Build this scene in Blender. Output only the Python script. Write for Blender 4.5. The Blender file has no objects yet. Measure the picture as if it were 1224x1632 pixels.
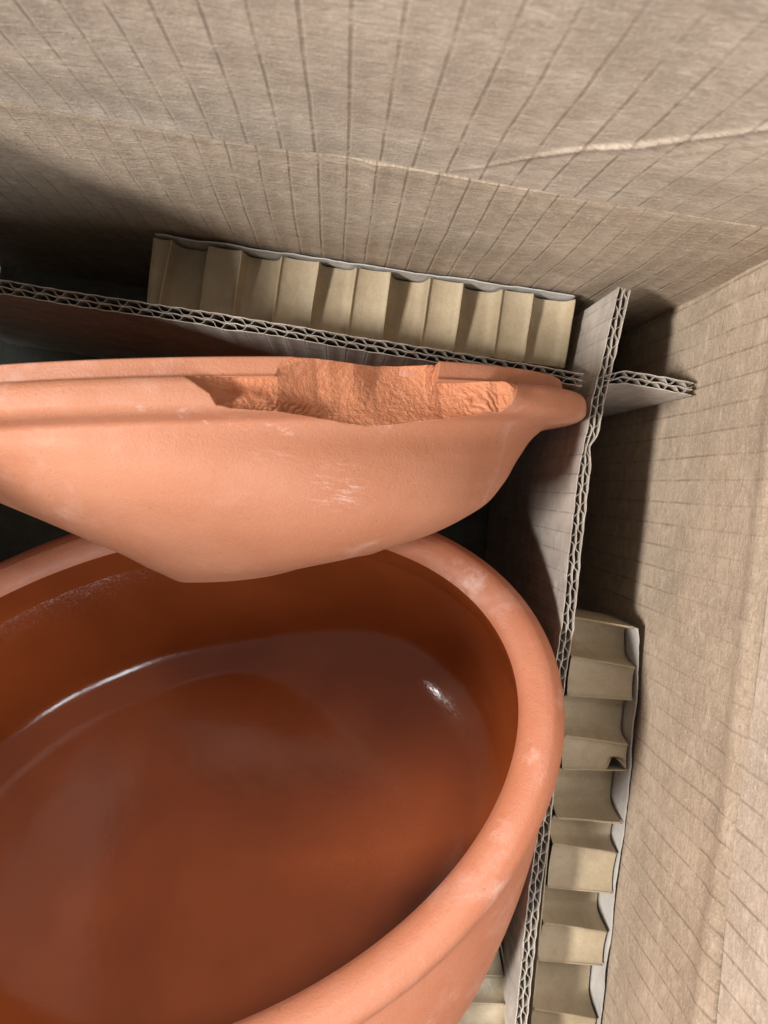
import bpy, math, random
import numpy as np
from mathutils import Matrix, Vector, noise
random.seed(7)
rng = np.random.default_rng(11)
sc = bpy.context.scene
COL = sc.collection

# ------------------------------------------------------------------ camera
FPX = 1226.0; CX, CY = 612.0, 816.0
M = np.array([[ 0.98876669, -0.13137764, -0.07127651],
              [ 0.13376711,  0.99056358,  0.02983536],
              [ 0.06668421, -0.03903466,  0.99701029]])
EYE = np.array([0.0, 0.0, 0.467])
cam_d = bpy.data.cameras.new('camera'); cam = bpy.data.objects.new('camera', cam_d); COL.objects.link(cam)
mw = Matrix(M.tolist()).to_4x4(); mw.translation = Vector(EYE); cam.matrix_world = mw
cam_d.sensor_fit = 'VERTICAL'; cam_d.sensor_height = 36; cam_d.sensor_width = 27
cam_d.lens = 36 * FPX / 1632; cam_d.clip_start = 0.01; cam_d.clip_end = 50
cam_d.dof.use_dof = True; cam_d.dof.focus_distance = 0.275; cam_d.dof.aperture_fstop = 20
sc.camera = cam
sc.render.resolution_x = 768; sc.render.resolution_y = 1024
sc.view_settings.view_transform = 'Standard'; sc.view_settings.look = 'None'
sc.view_settings.exposure = 0.0

# ------------------------------------------------------------------ light
w = bpy.data.worlds.new('World'); sc.world = w; w.use_nodes = True
bg = w.node_tree.nodes['Background']; bg.inputs[0].default_value = (1.0, 0.98, 0.96, 1); bg.inputs[1].default_value = 0.25

def window_light(name, loc, target, sx, sy, watts, col):
    d = bpy.data.lights.new(name, 'AREA'); d.shape = 'RECTANGLE'; d.size = sx; d.size_y = sy
    d.energy = watts; d.color = col
    o = bpy.data.objects.new(name, d); COL.objects.link(o); o.location = loc
    o.rotation_euler = (Vector(target) - Vector(loc)).to_track_quat('-Z', 'Y').to_euler()
    return o
window_light('window_light', (-1.75, -0.60, 1.95), (0, 0, 0.15), 0.50, 0.26, 112, (1.0, 0.97, 0.93))
window_light('window_light', (0.30, 1.30, 1.95), (0, 0, 0.15), 0.55, 0.8, 44, (0.96, 0.98, 1.0))
window_light('window_light', (0.30, -1.35, 1.75), (0, 0, 0.15), 0.20, 0.9, 13, (0.88, 0.95, 1.0))
window_light('window_light', (0.68, -1.25, 1.75), (0, 0, 0.15), 0.24, 0.9, 14, (0.88, 0.95, 1.0))

# ------------------------------------------------------------------ helpers
def ray(px, py):
    return M @ np.array([px - CX, -(py - CY), -FPX])
def P(px, py, z):
    v = ray(px, py); return EYE + v * ((z - EYE[2]) / v[2])
def Pn(px, py, C, n):
    v = ray(px, py); return EYE + v * (((C - EYE) @ n) / (v @ n))

def mesh_obj(name, verts, faces, mat, parent=None, uvs=None, smooth=True, kind=None):
    me = bpy.data.meshes.new(name)
    verts = np.asarray(verts, float)
    me.from_pydata(verts.tolist(), [], faces)
    if uvs is not None:
        ul = me.uv_layers.new(name='UVMap')
        idx = np.empty(len(me.loops), dtype=np.int32); me.loops.foreach_get('vertex_index', idx)
        ul.data.foreach_set('uv', np.asarray(uvs, np.float32)[idx].ravel())
    if smooth: me.polygons.foreach_set('use_smooth', np.ones(len(me.polygons), bool))
    me.materials.append(mat); me.update()
    o = bpy.data.objects.new(name, me); COL.objects.link(o)
    if parent is not None: o.parent = parent
    if kind: o['kind'] = kind
    return o

def thing(name, label, cat, loc=(0, 0, 0), group=None):
    o = bpy.data.objects.new(name, None); COL.objects.link(o); o.location = loc
    o['label'] = label; o['category'] = cat; o.empty_display_size = 0.02
    if group: o['group'] = group
    return o

def grid_faces(nu, nv, closed_u=False, off=0, flip=False):
    F = []
    mu = nu if closed_u else nu - 1
    for j in range(nv - 1):
        for i in range(mu):
            a = off + j * nu + i; b = off + j * nu + (i + 1) % nu
            c = off + (j + 1) * nu + (i + 1) % nu; d = off + (j + 1) * nu + i
            F.append((a, d, c, b) if flip else (a, b, c, d))
    return F

def sheet(name, G, UV, thick, mat, parent, nrm_side=1, smooth=True):
    """closed sheet of thickness `thick` from a grid of points G[nv,nu,3]"""
    nv, nu = G.shape[:2]
    du = np.gradient(G, axis=1) if nu > 1 else None
    dv = np.gradient(G, axis=0)
    n = np.cross(du, dv); n /= np.linalg.norm(n, axis=2, keepdims=True) + 1e-12
    B = G - n * thick * nrm_side
    V = np.concatenate([G.reshape(-1, 3), B.reshape(-1, 3)])
    uv = np.concatenate([UV.reshape(-1, 2), UV.reshape(-1, 2)])
    N = nu * nv
    F = grid_faces(nu, nv, flip=nrm_side < 0) + grid_faces(nu, nv, off=N, flip=nrm_side > 0)
    ring = [i for i in range(nu)] + [j * nu + nu - 1 for j in range(1, nv)] + \
           [(nv - 1) * nu + i for i in range(nu - 2, -1, -1)] + [j * nu for j in range(nv - 2, 0, -1)]
    k = len(V)
    V = np.concatenate([V, V[ring], V[[r + N for r in ring]]]); uv = np.concatenate([uv, uv[ring], uv[ring]])
    L = len(ring)
    for i in range(L):
        a, b = k + i, k + (i + 1) % L
        F.append((b, a, a + L, b + L) if nrm_side > 0 else (a, b, b + L, a + L))
    return mesh_obj(name, V, F, mat, parent, uv, smooth)

def pchip(x, xs, ys):
    x = np.asarray(x, float); xs = np.asarray(xs, float); ys = np.asarray(ys, float)
    h = np.diff(xs); d = np.diff(ys) / h; m = np.zeros(len(xs))
    for i in range(1, len(xs) - 1):
        if d[i-1] * d[i] > 0:
            w1 = 2 * h[i] + h[i-1]; w2 = h[i] + 2 * h[i-1]; m[i] = (w1 + w2) / (w1 / d[i-1] + w2 / d[i])
    m[0] = d[0]; m[-1] = d[-1]
    i = np.clip(np.searchsorted(xs, x) - 1, 0, len(h) - 1); t = np.clip((x - xs[i]) / h[i], 0, 1)
    return ((2*t**3 - 3*t**2 + 1) * ys[i] + (t**3 - 2*t**2 + t) * h[i] * m[i]
            + (-2*t**3 + 3*t**2) * ys[i+1] + (t**3 - t**2) * h[i] * m[i+1])

def sstep(a, b, x):
    t = np.clip((x - a) / (b - a), 0, 1); return t * t * (3 - 2 * t)
def fn(x, y, z=0.0, oct=3):
    return noise.fractal(Vector((x, y, z)), 1.0, 2.0, oct)

# ------------------------------------------------------------------ materials
class NT:
    def __init__(s, name):
        s.m = bpy.data.materials.new(name); s.m.use_nodes = True; s.t = s.m.node_tree
        s.b = s.t.nodes['Principled BSDF']
    def n(s, typ, **kw):
        o = s.t.nodes.new(typ)
        for k, v in kw.items():
            if k.startswith('i_'):
                key = k[2:]; key = int(key) if key.isdigit() else key
                s.put(o, key, v)
            else: setattr(o, k, v)
        return o
    def put(s, o, key, v):
        if hasattr(v, 'is_output') or isinstance(v, bpy.types.NodeSocket): s.t.links.new(v, o.inputs[key])
        else: o.inputs[key].default_value = v
    def math(s, op, a, b=None, c=None, clamp=False):
        o = s.n('ShaderNodeMath', operation=op); o.use_clamp = clamp
        s.put(o, 0, a)
        if b is not None: s.put(o, 1, b)
        if c is not None: s.put(o, 2, c)
        return o.outputs[0]
    def mix(s, f, a, b, typ='MIX'):
        o = s.n('ShaderNodeMix', data_type='RGBA', blend_type=typ)
        s.put(o, 0, f); s.put(o, 6, a); s.put(o, 7, b); return o.outputs[2]
    def ramp(s, v, a, b, lo=0.0, hi=1.0):
        o = s.n('ShaderNodeMapRange', interpolation_type='SMOOTHSTEP')
        s.put(o, 0, v); s.put(o, 1, a); s.put(o, 2, b); s.put(o, 3, lo); s.put(o, 4, hi); return o.outputs[0]
    def noise(s, vec, scale, detail=3, rough=0.55, dist=0.0):
        o = s.n('ShaderNodeTexNoise'); s.put(o, 'Vector', vec); o.inputs['Scale'].default_value = scale
        o.inputs['Detail'].default_value = detail; o.inputs['Roughness'].default_value = rough
        o.inputs['Distortion'].default_value = dist; return o.outputs['Fac']
    def mapping(s, vec, scale, loc=(0, 0, 0), rot=(0, 0, 0)):
        o = s.n('ShaderNodeMapping'); s.put(o, 'Vector', vec); o.inputs['Scale'].default_value = scale
        o.inputs['Location'].default_value = loc; o.inputs['Rotation'].default_value = rot; return o.outputs[0]
    def bump(s, h, dist, strength=1.0, nrm=None):
        o = s.n('ShaderNodeBump'); s.put(o, 'Height', h); o.inputs['Distance'].default_value = dist
        o.inputs['Strength'].default_value = strength
        if nrm is not None: s.put(o, 'Normal', nrm)
        return o.outputs[0]
    def out(s, col, rough, nrm=None, spec=0.5):
        s.put(s.b, 'Base Color', col); s.put(s.b, 'Roughness', rough)
        s.b.inputs['Specular IOR Level'].default_value = spec
        if nrm is not None: s.put(s.b, 'Normal', nrm)
        return s.m

def cardboard(name, col, pitch=0.0079, line=0.5, crepe=0.5, fleck=1.0, linew=0.055, spec=0.35, off=0.0, iso=False):
    s = NT(name); uv = s.n('ShaderNodeTexCoord').outputs['UV']
    sep = s.n('ShaderNodeSeparateXYZ', i_0=uv)
    u, v = sep.outputs[0], sep.outputs[1]
    wob = s.noise(s.mapping(uv, (40, 14, 1)), 1.0, 3)
    uu = s.math('ADD', u, s.math('MULTIPLY', s.math('SUBTRACT', wob, 0.5), 0.0016))
    f = s.math('ABSOLUTE', s.math('SUBTRACT', s.math('FRACT', s.math('ADD', s.math('DIVIDE', uu, pitch), off)), 0.5))
    ln = s.ramp(f, linew, 0.012, 0.0, 1.0)                       # thin flute crease
    brk = s.ramp(s.noise(s.mapping(uv, (60, 90, 1)), 1.0, 4, 0.6), 0.36, 0.56)
    brk2 = s.ramp(s.noise(s.mapping(uv, (9, 7, 1)), 1.0, 2), 0.35, 0.6, 0.35, 1.0)
    ln = s.math('MULTIPLY', s.math('MULTIPLY', ln, brk2), s.math('ADD', s.math('MULTIPLY', brk, 0.75), 0.25))
    # soft undulation between flutes
    und = s.math('COSINE', s.math('MULTIPLY', f, 6.283))
    fib = s.noise(s.mapping(uv, (1000, 900, 1) if iso else (1150, 700, 1)), 1.0, 4, 0.62, 0.4)
    fib2 = s.noise(s.mapping(uv, (520, 520, 1) if iso else (420, 760, 1)), 1.0, 3, 0.6, 0.6)
    crp = s.noise(s.mapping(uv, (130, 130, 1) if iso else (110, 330, 1)), 1.0, 4, 0.6, 1.2)
    big = s.noise(s.mapping(uv, (26, 34, 1)), 1.0, 4, 0.6)
    med = s.noise(s.mapping(uv, (190, 240, 1)), 1.0, 4, 0.65)
    c = s.mix(s.ramp(big, 0.3, 0.7), tuple(x * 0.82 for x in col) + (1,), tuple(min(1, x * 1.15) for x in col) + (1,))
    pk = 0.3 if iso else 1.0
    patch = s.noise(s.mapping(uv, (110, 110, 1) if iso else (85, 125, 1)), 1.0, 5, 0.68, 0.8)
    c = s.mix(s.ramp(patch, 0.48, 0.70, 0.0, 0.72 * pk), c, tuple(min(1, x * k) for x, k in zip(col, (1.34, 1.38, 1.46))) + (1,))
    c = s.mix(s.ramp(patch, 0.48, 0.30, 0.0, 0.6 * pk), c, tuple(x * k for x, k in zip(col, (0.80, 0.75, 0.70))) + (1,))
    c = s.mix(s.ramp(med, 0.35, 0.7, 0.0, 0.35 * fleck), c, tuple(x * k for x, k in zip(col, (0.74, 0.70, 0.66))) + (1,))
    c = s.mix(s.ramp(fib, 0.50, 0.68, 0.0, 0.5 * fleck), c, tuple(min(1, x * 1.33) for x in col) + (1,))
    c = s.mix(s.ramp(fib2, 0.52, 0.70, 0.0, 0.45 * fleck), c, tuple(x * 0.66 for x in col) + (1,))
    c = s.mix(s.math('MULTIPLY', ln, line), c, tuple(x * k for x, k in zip(col, (0.42, 0.36, 0.32))) + (1,))
    h = s.math('ADD', s.math('MULTIPLY', fib, 0.55), s.math('MULTIPLY', fib2, 0.45))
    nrm = s.bump(h, 0.00032, 0.8 * min(1, fleck))
    nrm = s.bump(crp, 0.0011, crepe, nrm)
    nrm = s.bump(s.math('SUBTRACT', s.math('MULTIPLY', und, 0.35), ln), 0.00035, 0.7, nrm)
    return s.out(c, s.ramp(patch, 0.35, 0.65, 0.62, 0.42), nrm, spec)

KRAFT = (0.39, 0.306, 0.228)
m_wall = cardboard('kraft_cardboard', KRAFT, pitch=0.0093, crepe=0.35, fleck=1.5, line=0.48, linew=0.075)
m_flap = cardboard('kraft_cardboard_flap_lightened', (0.47, 0.386, 0.305), pitch=0.0100, crepe=0.32, fleck=1.4, spec=0.6, line=0.6, linew=0.075)  # same cardboard as the walls, colour lightened to stand in for light and sheen
m_div = cardboard('grey_kraft_liner', (0.43, 0.375, 0.325), pitch=0.0079, crepe=0.25, fleck=0.5, line=0.35)
m_medium = cardboard('cut_paper_edge', (0.36, 0.31, 0.25), pitch=0.5, line=0, crepe=0.3, fleck=0.6)
m_pad = cardboard('tan_test_paper', (0.370, 0.293, 0.192), iso=True, pitch=5.0, line=0, crepe=0.3, fleck=0.55)
m_liner = cardboard('grey_pad_liner', (0.46, 0.44, 0.41), iso=True, pitch=5.0, line=0, crepe=0.35, fleck=0.35)
m_bottom = cardboard('base_board_light_tinted', (0.125, 0.13, 0.105), pitch=0.0089, line=0.2, crepe=0.3, fleck=0.5)  # plain cardboard; bluish light is put into its grey-green colour

def clay(name, base, rough=0.62, chalk=0.5, grain=1.0, spots=(), spec=0.35):
    s = NT(name); ob = s.n('ShaderNodeTexCoord').outputs['Object']
    big = s.noise(ob, 22, 4, 0.55); med = s.noise(ob, 130, 4, 0.6); fine = s.noise(ob, 1500, 3, 0.6); pores = s.noise(ob, 700, 2, 0.5)
    c = s.mix(s.ramp(big, 0.3, 0.7), tuple(x * k for x, k in zip(base, (0.95, 0.90, 0.86))) + (1,), tuple(x * k for x, k in zip(base, (1.04, 1.08, 1.12))) + (1,))
    c = s.mix(s.ramp(fine, 0.42, 0.7, 0, 0.28), c, tuple(x * k for x, k in zip(base, (1.1, 1.25, 1.35))) + (1,))
    c = s.mix(s.ramp(pores, 0.68, 0.76, 0, 0.5), c, tuple(x * 0.55 for x in base) + (1,))
    # white bloom left by salts
    pale = (0.72, 0.52, 0.46, 1)
    bloom = s.ramp(s.noise(ob, 34, 5, 0.6, 0.5), 0.53, 0.74, 0, chalk)
    c = s.mix(s.math('MULTIPLY', bloom, s.ramp(med, 0.3, 0.65)), c, pale)
    for (p, r, stretch, amt) in spots:                     # scuffs, dust and painted gloss bands at their own places
        d = s.n('ShaderNodeVectorMath', operation='SUBTRACT', i_0=ob, i_1=p).outputs[0]
        d = s.n('ShaderNodeVectorMath', operation='MULTIPLY', i_0=d, i_1=(1 / r[0], 1 / r[1], 1 / r[2])).outputs[0]
        L = s.n('ShaderNodeVectorMath', operation='LENGTH', i_0=d).outputs['Value']
        k = s.ramp(L, 1.0, 0.35)
        st = s.ramp(s.noise(s.mapping(ob, stretch), 1.0, 6, 0.75), 0.50, 0.66)
        c = s.mix(s.math('MULTIPLY', s.math('MULTIPLY', k, st), amt * 0.42), c, (0.74, 0.55, 0.49, 1))
    thr = s.noise(s.mapping(ob, (10, 500, 30)), 1.0, 2)   # faint throwing lines
    nrm = s.bump(s.math('ADD', fine, s.math('MULTIPLY', pores, -0.4)), 0.00022 * grain, 0.8)
    nrm = s.bump(s.math('ADD', med, s.math('MULTIPLY', thr, 0.25)), 0.00035 * grain, 0.6, nrm)
    return s.out(c, s.ramp(med, 0.3, 0.7, rough - 0.08, rough + 0.1), nrm, spec)

TC = (0.415, 0.166, 0.090)
lidspots = []
_po = np.array([-0.0512, -0.11016, 0.18003]) - np.array([-0.16903085, 0.50709255, 0.84515425]) * 0.067
_rp = lambda px, py: tuple(float(q) for q in (Pn(px, py, np.array([-0.0512, -0.11016, 0.18003]) + np.array([-0.16903085, 0.50709255, 0.84515425]) * 0.0075, np.array([-0.16903085, 0.50709255, 0.84515425])) - _po))
m_clay_pot = clay('terracotta_clay', (0.42, 0.150, 0.078), rough=0.52, chalk=0.32, spec=0.45, spots=[
    (_rp(850, 1100), (0.006, 0.022, 0.02), (22, 16, 40), 0.56), (_rp(853, 1210), (0.006, 0.016, 0.02), (22, 16, 40), 0.87), (_rp(800, 1330), (0.006, 0.010, 0.02), (22, 16, 40), 0.50),
    (_rp(690, 1460), (0.020, 0.008, 0.02), (22, 16, 40), 0.74), (_rp(590, 1530), (0.022, 0.007, 0.02), (22, 16, 40), 0.74), (_rp(480, 1590), (0.022, 0.007, 0.02), (22, 16, 40), 0.62),  # pale dusty bands along the rim, gloss painted into their colour
    (_rp(745, 920), (0.014, 0.012, 0.02), (50, 50, 60), 0.8)])

def fracture_mat():
    s = NT('broken_clay_grain'); ob = s.n('ShaderNodeTexCoord').outputs['Object']
    a = s.noise(ob, 320, 5, 0.7); b = s.noise(ob, 1300, 3, 0.7); g = s.noise(ob, 60, 3)
    c = s.mix(s.ramp(a, 0.3, 0.7), (0.43, 0.160, 0.078, 1), (0.52, 0.215, 0.112, 1))
    c = s.mix(s.ramp(b, 0.55, 0.75, 0, 0.5), c, (0.62, 0.31, 0.19, 1))
    c = s.mix(s.ramp(g, 0.4, 0.75, 0, 0.3), c, (0.40, 0.14, 0.06, 1))
    nrm = s.bump(b, 0.0005, 0.9); nrm = s.bump(a, 0.0007, 0.9, nrm)
    return s.out(c, 0.85, nrm, 0.2)
m_frac = fracture_mat()

def glaze_mat():
    s = NT('brown_glaze'); ob = s.n('ShaderNodeTexCoord').outputs['Object']
    a = s.noise(ob, 18, 3, 0.5); b = s.noise(ob, 900, 3, 0.6); d = s.noise(ob, 45, 3, 0.55)
    c = s.mix(s.ramp(a, 0.3, 0.7), (0.165, 0.033, 0.0080, 1), (0.215, 0.045, 0.0115, 1))
    c = s.mix(s.ramp(b, 0.6, 0.78, 0, 0.25), c, (0.22, 0.07, 0.035, 1))
    nrm = s.bump(b, 0.00004, 0.5); nrm = s.bump(d, 0.0009, 0.25, nrm)
    m = s.out(c, s.ramp(b, 0.35, 0.75, 0.085, 0.19), nrm, 0.42)
    return m
m_glaze = glaze_mat()

def ground_mat():
    s = NT('grey_floor'); ob = s.n('ShaderNodeTexCoord').outputs['Object']
    return s.out(s.mix(s.noise(ob, 9, 4), (0.16, 0.15, 0.14, 1), (0.24, 0.23, 0.21, 1)), 0.6)

# ------------------------------------------------------------------ ground under the box
mesh_obj('floor', [(-3, -3, -0.006), (3, -3, -0.006), (3, 3, -0.006), (-3, 3, -0.006)], [(0, 1, 2, 3)], ground_mat(), kind='structure')

# ------------------------------------------------------------------ the shipping box
box = thing('cardboard_box', 'large open brown cardboard shipping box around the pot, its flaps standing up', 'box', (0, 0, 0))
ZC = 0.232
XL, YF = -0.203, -0.262
def wall_run(name, a, b, z0, z1, mat, bowfn, nx, nz, uoff=0.0, label=None, thick=0.005, lean=0.0, inward=None, hf=None):
    a = np.array(a, float); b = np.array(b, float); d = b - a; L = np.hypot(*d); d /= L
    n = np.array([-d[1], d[0]]) if inward is None else np.array(inward, float)
    s = np.linspace(0, L, nx); z = np.linspace(z0, z1, nz)
    S, Z = np.meshgrid(s, z)
    off = bowfn(S, Z)
    if hf is not None: Z = z0 + (Z - z0) * hf(S / L)
    G = np.stack([a[0] + d[0] * S + n[0] * (off + lean * (Z - z0)), a[1] + d[1] * S + n[1] * (off + lean * (Z - z0)), Z], 2)
    UV = np.stack([S + uoff, Z], 2)
    c = np.cross(np.array([d[0], d[1], 0]), (0, 0, 1)); side = 1 if c[:2] @ n > 0 else -1
    o = sheet(name, G, UV, thick, mat, box, side)
    if label: o['label'] = label
    return o
vn = np.vectorize(lambda x, y, k: fn(x, y, k, 3))
def bow_back(S, Z):
    o = 0.0012 * vn(S * 9, Z * 9, 1.0) - 0.0008 * sstep(0.18, 0.14, Z)
    o += 0.00025 * np.exp(-((Z - ZC + 0.0035) / 0.0025) ** 2)        # scored edge stands in a little
    o += 0.0007 * np.exp(-((S - 0.2085) / 0.0030) ** 2) * sstep(ZC - 0.06, ZC - 0.002, Z)
    return o * 1.0
def bow_right(S, Z):
    o = 0.0014 * vn(S * 8, Z * 8, 5.0) - 0.0016 * sstep(0.19, 0.15, Z) + 0.0015 * np.exp(-((Z - ZC + 0.008) / 0.0055) ** 2)
    o += 0.0014 * np.exp(-((S - 0.012 - 0.0035 * np.sin(Z * 40)) / 0.0022) ** 2) * sstep(0.05, 0.15, Z)
    return o
YB = 0.0960
# corner points, clockwise
c_bl, c_br = (XL - 0.005, YB + 0.001), (0.1435, YB)
c_rf, c_lf = (0.1475, YF), (XL, YF)
wall_run('wall', c_bl, c_br, 0.0, ZC, m_wall, bow_back, 150, 220, inward=(0, -1), uoff=-0.0001)
wall_run('wall', (0.13835, YB + 0.004), c_rf, 0.0, ZC, m_wall, bow_right, 150, 220, inward=(-1, 0), uoff=0.0029 - 0.004)
bow0 = lambda S, Z: 0.0015 * vn(S * 9, Z * 9, 8.0)
wall_run('wall', c_bl, c_lf, 0.0, ZC, m_wall, bow0, 60, 40, inward=(1, 0))
wall_run('wall', c_lf, c_rf, 0.0, ZC, m_wall, bow0, 60, 40, inward=(0, 1))

# buckle running across the back flap
wr = np.array([(690, 276), (760, 268), (850, 247), (930, 235), (1010, 229), (1100, 218), (1224, 198), (1300, 188)], float)
LEAN = 0.096
def flap_hit(px, py):
    n = np.array([0, 1, LEAN]); return Pn(px, py, np.array([0, YB, ZC]), n)
wp = np.array([flap_hit(*q) for q in wr]); wu = wp[:, 0] - XL; wz = wp[:, 2]
def bow_flap(S, Z):
    o = -0.0004 + 0.0 * Z
    zz = np.interp(S, wu, wz, left=wz[0])
    amp = np.interp(S, [wu[0] - 0.005, wu[0] + 0.02, wu[3], wu[4], wu[-1]], [0, 0.0006, 0.0012, 0.0013, 0.0007]) * (1 + 0.35 * vn(S * 90, Z * 0, 2.0))
    dz = Z - zz
    dz = dz + 0.0008 * vn(S * 60, Z * 0, 6.0)
    o = o + amp * np.exp(-np.abs(dz / 0.0012) ** 1.3) - amp * 0.35 * np.exp(-((dz + 0.0045) / 0.0030) ** 2)
    o = o + 0.0016 * vn(S * 11, Z * 14, 3.0)
    zz2 = zz - 0.012 - 0.04 * np.maximum(0, S - 0.24)
    o = o + 0.00015 * np.exp(-((Z - zz2) / 0.0018) ** 2) * sstep(0.22, 0.28, S)
    return o
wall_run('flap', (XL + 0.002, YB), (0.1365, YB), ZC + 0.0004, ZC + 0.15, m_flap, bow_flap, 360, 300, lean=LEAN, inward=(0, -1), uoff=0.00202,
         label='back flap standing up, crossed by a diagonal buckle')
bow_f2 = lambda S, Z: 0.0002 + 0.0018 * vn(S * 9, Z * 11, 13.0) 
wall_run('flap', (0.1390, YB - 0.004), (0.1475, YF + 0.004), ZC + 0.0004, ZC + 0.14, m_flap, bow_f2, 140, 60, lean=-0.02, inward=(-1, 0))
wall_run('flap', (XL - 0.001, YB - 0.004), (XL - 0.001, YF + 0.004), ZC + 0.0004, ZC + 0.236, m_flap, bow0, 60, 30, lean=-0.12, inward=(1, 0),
         hf=lambda q: 0.26 + 0.20 * sstep(0.0, 0.42, q) + 0.54 * sstep(0.40, 0.62, q) - 0.45 * sstep(0.80, 1.0, q))  # left flap, out of view; uneven top shaped to shade the pot inside
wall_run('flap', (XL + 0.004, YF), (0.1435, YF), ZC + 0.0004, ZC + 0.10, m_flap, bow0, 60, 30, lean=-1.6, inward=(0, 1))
nb = 24
gx, gy = np.meshgrid(np.linspace(XL - 0.004, 0.1515, nb), np.linspace(YF - 0.004, YB + 0.004, nb))
sheet('bottom', np.stack([gx, gy, np.full_like(gx, 0.0015)], 2), np.stack([gx, gy], 2), 0.005, m_bottom, box, 1)

# ------------------------------------------------------------------ double-wall dividers
def resample(path, step):
    path = np.array(path, float); L = np.r_[0, np.cumsum(np.hypot(*np.diff(path, axis=0).T))]
    n = max(3, int(L[-1] / step)); s = np.linspace(0, L[-1], n)
    return np.stack([pchip(s, L, path[:, 0]), pchip(s, L, path[:, 1])], 1), s
def ribbon(name, pts, t, z0, ztop, s, mat, parent):
    T = np.gradient(pts, axis=0); T /= np.hypot(*T.T)[:, None]; N = np.stack([-T[:, 1], T[:, 0]], 1)
    n = len(pts); A = pts + N * t / 2; B = pts - N * t / 2
    V = []; UVs = []
    for Q in (A, B):
        for zz in (np.full(n, z0), ztop):
            V += [np.c_[Q, zz]]; UVs += [np.c_[s, zz]]
    # top strip gets its own vertices so that the cut edge stays crisp
    V += [np.c_[A, ztop], np.c_[B, ztop]]; UVs += [np.c_[s, ztop], np.c_[s, ztop + t]]
    V = np.concatenate(V); UVs = np.concatenate(UVs); F = []
    for i in range(n - 1):
        F.append((i + 1, i, n + i, n + i + 1))
        F.append((2*n + i, 2*n + i + 1, 3*n + i + 1, 3*n + i))
        F.append((4*n + i, 4*n + i + 1, 5*n + i + 1, 5*n + i)[::-1])
    F.append((0, 2*n, 3*n, n)); F.append((n-1, 2*n-1, 4*n-1, 3*n-1))
    return mesh_obj(name, V, F, mat, parent, UVs)
def corrugated(parent, path, z0, z1, T=0.0049, pitch=0.0079, pinch=None, seed=0, ragged=0.0006):
    pts, s = resample(path, 0.00055)
    tg = np.gradient(pts, axis=0); tg /= np.hypot(*tg.T)[:, None]; N = np.stack([-tg[:, 1], tg[:, 0]], 1)
    th = np.full(len(s), T)
    wob = np.array([fn(v * 60, seed, 0.3, 2) for v in s])
    th *= 1 + 0.06 * wob
    if pinch: th *= 1 - pinch[1] * np.exp(-((s - pinch[0]) / pinch[2]) ** 2)
    zt = z1 + ragged * np.array([fn(v * 120, seed + 3.3, 0.1, 3) for v in s])
    for k, o in enumerate((0.5, 0.0, -0.5)):
        jit = 0.00012 * np.array([fn(v * 260, seed + k * 7, 0.9, 2) for v in s])
        bow = 0.00018 * np.sin(2 * np.pi * s / pitch + k * 2.0) if k == 1 else 0.00008 * np.sin(2 * np.pi * s / pitch)
        ribbon('liner', pts + N * (th * o + jit + bow)[:, None], 0.00030, z0, zt + 0.00035 * (k != 1), s, m_div, parent)
    for k, o in enumerate((0.25, -0.25)):
        ph = 2 * np.pi * s / pitch + k * 2.3 + seed + 0.5 * np.array([fn(v * 45, seed + k, 4.4, 2) for v in s])
        sh = np.tanh(2.4 * np.sin(ph) + 0.5) / np.tanh(2.4)
        amp = th * 0.25 - 0.00030
        shift = 0.0006 * np.cos(ph) * np.array([fn(v * 80, seed + 5 + k, 1.4, 2) for v in s])
        q = pts + N * (th * o + amp * sh)[:, None] + tg * shift[:, None]
        ribbon('fluting', q, 0.00021, z0, zt - 0.0001, s, m_medium, parent)

ZD = 0.167
back_div = thing('cardboard_divider', 'grey double-wall corrugated divider standing behind the broken lid, running left to right', 'divider', (0, 0.05, 0))
bd = [(0, 457), (147, 481), (230, 493), (300, 503.5), (340, 510), (373, 516), (430, 524), (560, 546), (670, 563), (760, 578), (850, 593), (929, 606)]
pb = [P(x, y, ZD)[:2] for x, y in bd]
pb = [pb[0] + (pb[0] - pb[1]) / np.linalg.norm(pb[0] - pb[1]) * 0.062] + pb
corrugated(back_div, [p - np.array([0, .05]) for p in pb], 0.006, ZD, pinch=(0.145, -0.10, 0.006), seed=1)
stub = [P(x, y, ZD)[:2] - np.array([0, .05]) for x, y in [(963, 607), (978, 604), (997, 601.5), (1040, 608.5), (1104, 620.5)]]
corrugated(back_div, stub, 0.006, ZD, pinch=(0.001, 0.25, 0.004), seed=2.2)

right_div = thing('cardboard_divider', 'grey double-wall corrugated divider with a pinched edge, running down beside the right wall', 'divider', (0.1, 0, 0))
rd = [(995, 460), (971, 565), (953, 640), (943.5, 690), (935, 712), (932, 740), (925, 800), (914, 900), (904, 1000), (894, 1062), (880, 1180), (863, 1349), (853, 1414), (849, 1450), (830, 1632)]
prd = [P(x, y, ZD)[:2] - np.array([0.1, 0]) for x, y in rd]
prd.append(prd[-1] + (prd[-1] - prd[-2]) / np.linalg.norm(prd[-1] - prd[-2]) * 0.045)
Lr = np.cumsum([0] + [np.linalg.norm(prd[i+1] - prd[i]) for i in range(4)])[-1]
corrugated(right_div, prd, 0.006, ZD, T=0.0047, pinch=(Lr + 0.0005, 0.42, 0.0045), seed=3.7)

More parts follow.
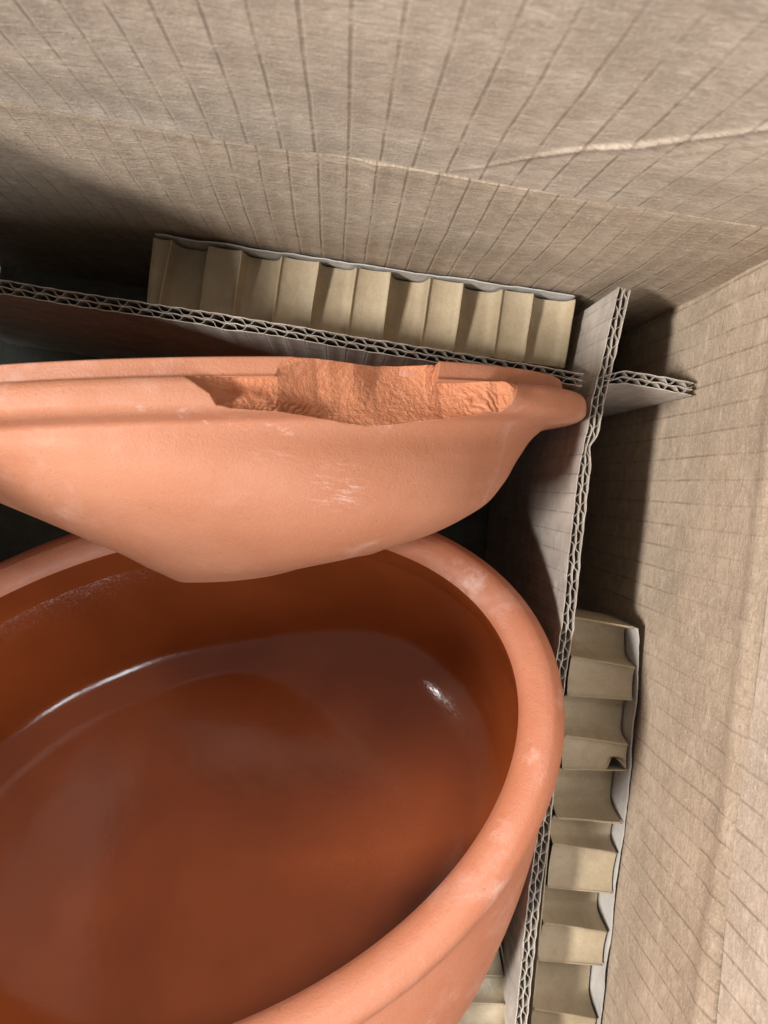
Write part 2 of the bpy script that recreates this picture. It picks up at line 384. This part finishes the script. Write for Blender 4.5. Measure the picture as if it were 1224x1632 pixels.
# ------------------------------------------------------------------ folded paper pads
def pad(label, cat, corner_fn, ridges, kinds, depth, nacross=26, liner_h=0.034, torn=None, lip=None, base=None, group=None, endlift=0.0):
    """ridges: list of (far point, near point) in world; kinds 'r' recess / 'p' plateau for each panel between ridges"""
    root = thing('packing_pad', label, cat, tuple(base), group)
    b = np.array(base)
    for i, kd in enumerate(kinds):
        A0, A1 = ridges[i]; B0, B1 = ridges[i + 1]
        n = 15; tt = np.linspace(0, 1, n); ss = np.linspace(0, 1, nacross)
        G = np.zeros((n, nacross, 3)); UV = np.zeros((n, nacross, 2))
        dl = depth * (1.0 + 0.25 * math.sin(i * 2.1))
        for j, t in enumerate(tt):
            p0 = A0 + (B0 - A0) * t; p1 = A1 + (B1 - A1) * t
            for k, s_ in enumerate(ss):
                q = p0 + (p1 - p0) * s_
                if kd == 'r':
                    prof = -dl * (1 - abs(2 * t - 1) ** 6.0) * (0.62 + 0.38 * (1 - s_))
                else:
                    prof = -0.0016 * math.sin(math.pi * t) ** 0.7
                edge = min(t, 1 - t)
                prof += 0.0005 * math.exp(-(edge / 0.05) ** 2)         # stiff fold
                wig = 0.00025 * fn(q[0] * 70, q[1] * 70, 2.0 + i * 0, 2)
                bul = 0.0004 * fn(q[0] * 45, q[1] * 45, 9.0, 2)
                G[j, k] = q + np.array([wig, wig, prof + bul]) - b
                UV[j, k] = (s_ * np.linalg.norm(p1 - p0) + 0.31 * i, t * np.linalg.norm(B0 - A0) + 0.17 * i)
        if torn and torn[0] == i:
            # far end of this panel sags away from the fold and leaves a slit
            for j in range(n):
                for k in range(nacross):
                    w_ = np.exp(-((ss[k] - 0.16) / 0.11) ** 2) * sstep(0.5, 1.0, tt[j])
                    G[j, k, 2] -= 0.006 * w_; G[j, k, 1] += 0.0042 * w_
        d1 = G[0, -1] - G[0, 0]; d2 = G[-1, 0] - G[0, 0]
        side = 1 if np.cross(d1, d2)[2] > 0 else -1
        o = sheet('fold_panel', G, UV, 0.00045, m_pad, root, side)
    # liner strip standing at the wall side
    far = np.array([r[0] for r in ridges]); L = np.r_[0, np.cumsum(np.linalg.norm(np.diff(far, axis=0), axis=1))]
    n = 160; s = np.linspace(0, L[-1], n)
    line = np.stack([np.interp(s, L, far[:, a]) for a in range(3)], 1)
    outd = np.array([r[0] - r[1] for r in ridges]).mean(0); outd[2] = 0; outd /= np.linalg.norm(outd)
    line = line + outd * 0.0008
    G = np.zeros((8, n, 3)); UV = np.zeros((8, n, 2))
    for j, f in enumerate(np.linspace(0, 1, 8)):
        wav = np.array([0.0006 * fn(v * 70, 3.0 + len(kinds), 0.5, 3) for v in s])
        G[j] = line + np.outer(wav * f, outd) + np.array([0, 0, 1]) * ((f - 1) * liner_h + 0.0004 * f + 0.4 * wav[:, None] * f) + outd * 0.0003 * f ** 3 - b
        UV[j] = np.c_[s, np.full(n, f * liner_h)]
    dd = np.cross(G[0, -1] - G[0, 0], (0, 0, 1)); side = 1 if dd @ outd < 0 else -1
    sheet('backing_liner', G, UV, 0.0005, m_liner, root, side)
    near = np.array([r[1] for r in ridges]); 
    for (E0, E1, nm) in ((near[0], near[-1], 'side_liner'), (far[0], near[0], 'end_panel'), (far[-1], near[-1], 'end_panel')):
        m_ = 12; ss2 = np.linspace(0, 1, m_); G = np.zeros((4, m_, 3)); UV = np.zeros((4, m_, 2))
        for j, f in enumerate(np.linspace(0, 1, 4)):
            G[j] = E0 + np.outer(ss2, E1 - E0) + np.array([0, 0, 1]) * ((f - 1) * liner_h - 0.0012) - b
            UV[j] = np.c_[ss2 * np.linalg.norm(E1 - E0), np.full(m_, f * liner_h)]
        cen = (near.mean(0) + far.mean(0)) / 2; o_ = (E0 + E1) / 2 - cen; dd = np.cross(E1 - E0, (0, 0, 1)); side = 1 if dd @ o_ > 0 else -1
        sheet(nm, G, UV, 0.0005, m_pad, root, side)
    return root

ZB = 0.130
far_px = [(247, 373.5), (274, 376), (334, 384), (387, 392), (450, 399), (510, 409), (569, 418), (624, 425), (686, 435), (740, 443), (802, 450), (852, 458), (917, 468)]
near_px = [(236, 483), (254, 486), (318, 494), (372, 502), (433, 514), (493, 523), (553, 533), (609, 541), (670, 550), (723, 561), (785, 568), (834, 579), (898, 590)]
# the pad is a little lower at the left than at the right
zb = lambda x: 0.1275 + (x - 247) / 670 * 0.005
rb = []
for a, b_ in zip(far_px, near_px):
    A = P(a[0], a[1], zb(a[0])); A[1] = min(A[1], YB - 0.0026); B_ = P(b_[0], b_[1], zb(a[0]))
    d_ = (B_ - A); rb.append((A, A + d_ * (0.0300 / np.linalg.norm(d_))))
pad('tan folded-paper packing pad wedged between the back wall and the divider behind the lid', 'packing pad', None, rb, 'prprprprprpr', 0.0085, base=(0.0, 0.08, 0.095), group='folded paper packing pads')

zr = 0.1465
far_r = [(1010, 1001), (1012, 1063), (1007, 1116), (1001, 1186), (998, 1228), (990, 1311), (982, 1359), (974, 1423), (967, 1485), (959, 1538), (950, 1624), (946, 1668), (940, 1720)]
near_r = [(915, 984), (903, 1044), (897, 1107), (893, 1171), (890, 1226), (875, 1302), (872, 1342), (865, 1414), (860, 1469), (854, 1530), (842, 1605), (838, 1655), (830, 1705)]
rr = []
for a, b_ in zip(far_r, near_r):
    A = P(a[0], a[1], zr); B_ = P(b_[0], b_[1], zr)
    A = A + np.array([0.0002, 0, 0]); d_ = B_ - A; rr.append((A, A + d_ * (0.0285 / np.linalg.norm(d_))))
pad('tan folded-paper packing pad with a torn slit, wedged between the right wall and the divider', 'packing pad', None, rr, 'rprprrprprpr'[:12], 0.0125, torn=(3,), base=(0.125, -0.12, 0.11), group='folded paper packing pads')

# ------------------------------------------------------------------ oval clay pot
n_ = np.array([-0.16903085, 0.50709255, 0.84515425])
Ci = np.array([-0.0512, -0.11016, 0.18003]) + n_ * 0.008
PA, PB = 0.15535, 0.10586
eu = np.array([0.92778391, 0.37125904, -0.03719864]); ev = np.array([-0.33263431, 0.7778328, -0.53322654])
pot = thing('clay_pot', 'deep oval terracotta pot with glossy brown glazed inside, lying tilted in the box', 'pot', tuple(Ci - n_ * 0.075))
pot_o = Ci - n_ * 0.075
def oval(h, oa, ob_, sh, n, asym=0.0):
    t = np.linspace(0, 2 * np.pi, n, endpoint=False)
    return Ci + n_ * h + ev * sh + (PA + oa) * np.cos(t)[:, None] * eu + (PB + ob_) * np.sin(t)[:, None] * ev
D = 0.0739 + 0.008; sv = -0.0366; a2, b2 = 0.1271 - PA, 0.103 - PB
def ext_ring(w_, n):
    g = w_ ** 2.2
    return oval(-0.020 - (D - 0.020) * w_, (-0.0060) * (1 - g) + a2 * g, (-0.0060) * (1 - g) + b2 * g, sv * (0.1 + 0.9 * w_), n)
NP = 360
rim_prof = [(-0.0225, -0.0080), (-0.0205, -0.0045), (-0.0190, -0.0012), (-0.0170, -0.0002), (-0.013, 0.0003), (-0.0085, 0.0), (-0.0055, -0.0010), (-0.0030, -0.0030),
            (-0.0012, -0.0055), (-0.0006, -0.0085), (-0.0010, -0.0115), (-0.0022, -0.0143), (-0.0042, -0.0165), (-0.0062, -0.0176)]
def smooth_prof(pr, k=5):
    pr = np.array(pr); L = np.r_[0, np.cumsum(np.hypot(*np.diff(pr, axis=0).T))]; s = np.linspace(0, L[-1], len(pr) * k)
    return np.stack([pchip(s, L, pr[:, i]) for i in range(pr.shape[1])], 1)
rings = []; 
for h, o_ in smooth_prof(rim_prof, 4):
    sh = sv * 0.1 * sstep(-0.015, -0.0225, h); rings.append(oval(h, o_, o_ * (1.0 if o_ > -0.008 else 0.93), sh, NP))
def ring_mesh(name, rings, mat, parent, origin, cap=False, flip=False):
    R = np.array(rings); nv, nu = R.shape[:2]
    for j in range(nv):
        pass
    V = R.reshape(-1, 3); F = grid_faces(nu, nv, True, flip=flip)
    if cap:
        V = np.r_[V, [R[-1].mean(0)]]; b = (nv - 1) * nu
        for i in range(nu):
            f = (b + i, b + (i + 1) % nu, len(V) - 1); F.append(f[::-1] if flip else f)
    return mesh_obj(name, V - origin, F, mat, parent)
ring_mesh('rim', rings, m_clay_pot, pot, pot_o)
er = [ext_ring(w_, NP) for w_ in np.linspace(0.02, 0.94, 40)]
for k, q in enumerate(np.linspace(0, 1, 7)):                      # rounded foot
    a_ = q * math.pi / 2; w_ = 0.94 + 0.06 * math.sin(a_); r_ = ext_ring(w_, NP); c_ = r_.mean(0)
    er.append(c_ + (r_ - c_) * (1 - 0.05 * (1 - math.cos(a_))))
er = [oval(-0.0223, -0.0078, -0.0078, sv * 0.1, NP)] + er
ring_mesh('outer_wall', er, m_clay_pot, pot, pot_o, cap=True, flip=True)
# glazed inside: wall, cove, floor
ir = []
ia0, ib0 = -0.0176, -0.0176 * 0.93
DI = D - 0.009
fa, fb = a2 - 0.006, b2 - 0.006
tt_ = np.linspace(0, 2 * np.pi, NP, endpoint=False)
Rc = 0.012 + 0.026 * sstep(0.0, 0.75, np.cos(tt_ + 0.15))            # tight cove at the left, a wide soft one at the right
def in_prof(h):
    w_ = np.maximum(0.0, (-h - 0.020) / (D - 0.020)); g = w_ ** 2.2
    k = sstep(0.0, 0.030, -h - 0.0062); th_ = 0.0085
    return (ia0 * (1 - k) + ((-0.006) * (1 - g) + a2 * g - th_) * k,
            ib0 * (1 - k) + ((-0.006) * (1 - g) + b2 * g - th_) * k, sv * (0.1 * k + 0.9 * w_))
def oval_v(h, oa, ob_, sh):
    c_, s_ = np.cos(tt_), np.sin(tt_)
    return Ci + n_ * h[:, None] + ev * sh[:, None] + ((PA + oa) * c_)[:, None] * eu + ((PB + ob_) * s_)[:, None] * ev
h0_ = -(DI - Rc)
for w_ in np.linspace(0, 1, 40):
    h = -0.0062 + (h0_ + 0.0062) * w_
    ir.append(oval_v(h, *in_prof(h)))
e_ = 1e-4
pa0, pa1 = in_prof(h0_), in_prof(h0_ + e_)
sl = [(x0 - x1) / e_ for x0, x1 in zip(pa0, pa1)]
for k in range(1, 21):
    q = k / 20
    def bz(p0, p1, p2): return (1-q)**2 * p0 + 2*q*(1-q) * p1 + q*q * p2
    ins = 1.25 * Rc
    ir.append(oval_v(bz(h0_, -DI + 0 * Rc, -DI + 0 * Rc), bz(pa0[0], pa0[0] + Rc * sl[0], pa0[0] + Rc * sl[0] - ins),
                   bz(pa0[1], pa0[1] + Rc * sl[1], pa0[1] + Rc * sl[1] - ins), bz(pa0[2], pa0[2] + Rc * sl[2], pa0[2] + Rc * sl[2])))
last = ir[-1]; c_ = last.mean(0)
for q in (0.97, 0.9, 0.75, 0.5, 0.25): ir.append(c_ + (last - c_) * q - n_ * 0.0012 * (1 - q))
ring_mesh('glazed_inside', ir, m_glaze, pot, pot_o, cap=True, flip=False)

# ------------------------------------------------------------------ pad under the pot
Bc = Ci - n_ * (D + 0.028) + ev * sv
def PP(x, y): return Pn(x, y, Bc, n_)
fr_ = [(783, 1440), (786, 1478), (795, 1515), (803, 1555), (812, 1600), (822, 1640), (830, 1690)]
rp = []
for i, (x, y) in enumerate(fr_):
    A = PP(x, y); B_ = PP(x - 300, y - 10 + 6 * (i % 2)); d_ = B_ - A; rp.append((A, A + d_ * (0.11 / np.linalg.norm(d_))))
pad('crumpled tan folded-paper pad wedged under the clay pot, left of the divider', 'packing pad', None, rp, 'prprpr', 0.003, liner_h=0.02, base=(0.06, -0.18, 0.10), group='folded paper packing pads')

# ------------------------------------------------------------------ the broken lid
al = math.radians(9.5)
U = np.array([math.cos(al), math.sin(al), 0]); V_ = np.array([math.sin(al), -math.cos(al), 0]); W = np.array([0, 0, 1.0])
O = np.array([-0.045, 0.029, 0.15])
lid = thing('broken_clay_lid', 'pale terracotta oval lid standing on edge over the pot, its rim badly chipped', 'dish', tuple(O))  # taken for the lid of a clay roaster
SC = 0.966
kv = np.array([0, 0.0165, 0.022, 0.03, 0.04, 0.05, 0.06, 0.068, 0.073])
kv_s = np.r_[0, 0.0165, kv[2:] * SC]
k_a = np.array([0.128, 0.1283, 0.1247, 0.1105, 0.0950, 0.0764, 0.0577, 0.0404, 0.0232])
k_c = np.array([-0.0035, -0.0035, -0.0039, 0.0037, 0.0108, 0.0169, 0.0185, 0.014, 0.0045])
k_t = np.array([0.2432, 0.2432, 0.243, 0.2425, 0.239, 0.232, 0.222, 0.211, 0.198])
k_b = np.array([0.060, 0.060, 0.060, 0.066, 0.092, 0.128, 0.143, 0.150, 0.158])
VE = kv_s[-1]
lid_prof = np.array([(0.0000, 0.0010), (0.0000, 0.0040), (0.0000, 0.0068), (0.0004, 0.0080), (0.0030, 0.0083), (0.0050, 0.0083), (0.0056, 0.0088), (0.0058, 0.0120), (0.0061, 0.0148),
                     (0.0070, 0.0162), (0.0085, 0.0170), (0.0105, 0.0172), (0.0132, 0.0168), (0.0149, 0.0152), (0.0160, 0.0122), (0.0167, 0.0070), (0.0174, 0.0024), (0.0185, 0.0005), (0.0205, 0.0)])
def lid_point(th, v, off, inset=0.0):
    vv = np.clip(v, 0, VE)
    a = pchip(vv, kv_s, k_a) + off; cx = pchip(vv, kv_s, k_c)
    zt = pchip(vv, kv_s, k_t); zb_ = pchip(vv, kv_s, k_b)
    zc = (zt + zb_) / 2; b = (zt - zb_) / 2 + off * 0.72
    ct, st = np.cos(th), np.sin(th)
    return cx + a * ct, v, zc - O[2] + b * st
# chip outlines in lid coordinates (u along the long axis, v away from the mouth)
fl_low = np.array([(0.0, 0.0057), (0.0041, 0.0088), (0.0072, 0.0112), (0.0088, 0.0143), (0.0125, 0.0152), (0.0171, 0.0155), (0.0250, 0.0160), (0.0348, 0.0172), (0.0440, 0.0187), (0.0511, 0.0196), (0.0600, 0.0190), (0.0717, 0.0177), (0.0840, 0.0166), (0.0930, 0.0156), (0.0965, 0.0132), (0.0985, 0.0098), (0.0998, 0.0057)])
def chip_sd(u, v):
    """>0 inside the chip (metres to the boundary, roughly)"""
    jag = 0.00035 * vnf(u * 240, v * 240, 2.0)
    low = np.interp(u, fl_low[:, 0], fl_low[:, 1], left=0.0, right=0.0)
    fl = np.minimum(np.minimum(low - v, (u - 0.0) * 1.0), (0.0999 - u))
    fl = np.where(v > 0.0057, fl + jag, -1)
    lft = np.interp(v, [0, 0.0012, 0.003, 0.0057], [0.0300, 0.0268, 0.0256, 0.0246]); rgt = np.interp(v, [0, 0.0057], [0.0735, 0.0722])
    co = np.minimum(u - lft, rgt - u) + jag
    co = np.where(v <= 0.0057, co, -1)
    return np.maximum(fl, co)
vnf = np.vectorize(lambda x, y, k: fn(x, y, k, 3))
# angular grid: dense where the chip is
ths = [np.linspace(math.radians(28), math.radians(98), 640, endpoint=False), np.linspace(math.radians(98), math.radians(388), 330, endpoint=False)]
TH = np.concatenate(ths)
vs_rim = np.concatenate([np.linspace(0, 0.0054, 34, endpoint=False), np.linspace(0.0054, 0.0062, 10, endpoint=False), np.linspace(0.0062, 0.0205, 82)])
# arc-length samples of the rim profile (so that vertical steps are resolved too)
pr = lid_prof; Lp = np.r_[0, np.cumsum(np.hypot(*np.diff(pr, axis=0).T))]
sp = np.linspace(0, Lp[-1], 150); pv = pchip(sp, Lp, pr[:, 0]); po = pchip(sp, Lp, pr[:, 1])
vb = np.linspace(0.0205, VE, 90)[1:]
Vrow = np.concatenate([pv, vb]); Orow = np.concatenate([po, np.zeros(len(vb))])
TT, VV = np.meshgrid(TH, Vrow); OO = np.repeat(Orow[:, None], len(TH), 1)
u_, v_, w_ = lid_point(TT, VV, OO)
top = (np.sin(TT) > 0.2)
sd = np.full(TT.shape, -1.0)
rowsel = Vrow < 0.0215
reg = rowsel[:, None] & top & (u_ > -0.01) & (u_ < 0.11)
sd[reg] = chip_sd(u_[reg], VV[reg])
# broken surface: starts at the neck and falls towards the mouth
low = np.interp(u_, fl_low[:, 0], fl_low[:, 1])
end_ = np.interp(u_, [0, .012, .026, .040, .047, .054, .062, .070, .080, .093, .100], [0, -.001, .0035, .0046, .0015, -.0075, -.0072, -.0030, -.0025, 0, .004])
dip_ = np.interp(u_, [0, .012, .025, .050, .070, .085, .095, .1], [.0040, .0095, .0080, .0040, .0042, .0038, .0018, 0])
slope = np.interp(u_, [0, 0.012, 0.03, 0.05, 0.065, 0.08, 0.093, 0.100], [0.55, 0.50, 0.42, 0.62, 0.55, 0.36, 0.22, 0.05])
dep = np.interp(u_, [0, 0.02, 0.05, 0.08, 0.1], [0.0035, 0.0030, 0.0012, 0.0010, -0.004])
offs_low = np.interp(low, pr[:, 0], pr[:, 1])
tq = np.clip((low - VV) / np.maximum(low, 1e-4), 0, 1)
frac = offs_low - dip_ * (4 * tq * (1 - tq)) ** 0.8 + end_ * tq ** 1.6
R_ = np.where(sd > -0.0005)
nz = np.zeros_like(frac)
for j, i in zip(*R_):
    x, y = u_[j, i], VV[j, i]
    g = 0.00028 * fn(x * 130, y * 130, 4.0, 3) + 0.00022 * fn(x * 800, y * 800, 7.0, 3)
    # hackle ridges at the two ends of the break
    k1 = math.exp(-((x - 0.028) / 0.007) ** 2 - ((y - 0.0148) / 0.0022) ** 2)
    k2 = math.exp(-((x - 0.088) / 0.006) ** 2 - ((y - 0.0125) / 0.0035) ** 2)
    k3 = math.exp(-((x - 0.016) / 0.008) ** 2 - ((y - 0.0120) / 0.0030) ** 2)
    g += k1 * 0.0007 * math.sin(x * 3300 + y * 2600 + 6 * fn(x * 260, y * 260)) + k1 * 0.0008
    g += k2 * 0.0009 * abs(math.sin(x * 1300 - y * 900 + 3 * fn(x * 150, y * 150)))
    g += k3 * (0.0024 + 0.0008 * fn(x * 300, y * 300, 1.0, 2))
    nz[j, i] = g
inside = sstep(-0.00022, 0.00022, sd)
frac = np.minimum(frac + nz, OO - 0.0003)
OO2 = OO * (1 - inside) + frac * inside
# small bevelled facet where the break runs out on the right
fac = np.exp(-((u_ - 0.1045) / 0.0048) ** 2) * sstep(0.0125, 0.0075, VV) * top
OO2 = OO2 - 0.0012 * fac * (OO > 0.01)
u2, v2, w2 = lid_point(TT, VV, OO2)
# the break lowers the surface straight down instead of along the shell
_vv = np.clip(VV, 0, VE); _a = pchip(_vv, kv_s, k_a) + OO2; _c = pchip(_vv, kv_s, k_c)
_zt = pchip(_vv, kv_s, k_t); _zb = pchip(_vv, kv_s, k_b)
_w = (_zt + _zb) / 2 - O[2] + ((_zt - _zb) / 2 + OO2 * 0.72) * np.sqrt(np.clip(1 - ((u_ - _c) / _a) ** 2, 0, 1))
hit = reg & (inside > 0)
u2 = np.where(hit, u_, u2); w2 = np.where(hit, _w, w2)
shear = 0.07 * np.maximum(0, u2 + 0.019) * np.clip((VV - 0.042) / (VE - 0.042), 0, 1) ** 2
VVe = VV - shear + inside * 0.0022 * sstep(0.004, 0.0, VV) * (0.5 + 0.5 * vnf(u_ * 60, VV * 0 + 1, 3.0)) * np.interp(u_, [0.03, 0.045, 0.055, 0.07], [0.1, 0.9, 1.0, 0.2])
Plid = u2[..., None] * U + VVe[..., None] * V_ + w2[..., None] * W
nv, nu = TT.shape
allF = np.array(grid_faces(nu, nv, True, flip=True))
cen_in = inside.reshape(-1)[allF].mean(1) > 0.5
def submesh(name, V, F, mat, parent, extra=None):
    F = np.asarray(F); used, inv = np.unique(F.reshape(-1), return_inverse=True)
    return mesh_obj(name, V[used], inv.reshape(F.shape).tolist(), mat, parent)
Vall = Plid.reshape(-1, 3)
def lid_mats():
    loc = lambda px, py, z: tuple(float(q) for q in (P(px, py, z) - O))
    spots = [(loc(530, 780, 0.225), (0.015, 0.008, 0.03), (110, 700, 60), 0.9),
             (loc(430, 727, 0.240), (0.010, 0.0022, 0.03), (110, 700, 60), 0.6),
             (loc(545, 745, 0.236), (0.010, 0.002, 0.03), (110, 700, 60), 0.5),
             (loc(745, 790, 0.190), (0.016, 0.012, 0.03), (120, 160, 90), 0.5),
             (loc(170, 825, 0.205), (0.026, 0.0075, 0.05), (50, 90, 60), 0.45),
             (loc(330, 667, 0.246), (0.045, 0.0022, 0.02), (240, 320, 60), 1.0),
             (loc(600, 672, 0.243), (0.050, 0.0016, 0.02), (240, 320, 60), 1.1)]
    return clay('terracotta_lid_clay', TC, rough=0.58, chalk=0.25, spots=spots)
m_lid = lid_mats()
submesh('shell', Vall, allF[~cen_in], m_lid, lid)
submesh('fracture_surface', Vall, allF[cen_in], m_frac, lid)['label'] = 'rough orange broken surface where the rim is chipped away'
# closing cap (rounded crown)
ringE = Plid[-1]; capR = [ringE]
cE = ringE.mean(0)
for q, dv in ((0.95, 0.00016), (0.88, 0.00036), (0.75, 0.00068), (0.6, 0.00095), (0.35, 0.00120), (0.12, 0.00130)):
    capR.append(cE + (ringE - cE) * q + V_ * dv)   # keeps the slant of the last ring
ring_mesh('crown', capR, m_lid, lid, np.zeros(3), cap=True, flip=True)
# inside wall of the lid
T_IN = 0.0100
vin = np.concatenate([np.zeros(1), np.linspace(0, VE - 0.008, 40)])
inn = []
mouth_off = OO2[0]; mouth_v = VVe[0]
for k, v0 in enumerate(vin):
    if k == 0:
        inn.append(Plid[0]); continue
    o_ = np.minimum(-T_IN + 0.0110 * sstep(0.006, 0.0, v0), mouth_off - 0.0028 * (mouth_off < 0.0005) - 0.0006 if v0 < 0.012 else -T_IN)
    uu, _, ww = lid_point(TH, np.full_like(TH, v0), o_)
    vq = np.maximum(v0, mouth_v) if v0 < 0.004 else np.full_like(TH, v0)
    inn.append(uu[:, None] * U + (vq)[:, None] * V_ + ww[:, None] * W)
ring_mesh('inner_wall', inn, m_lid, lid, np.zeros(3), cap=True, flip=False)
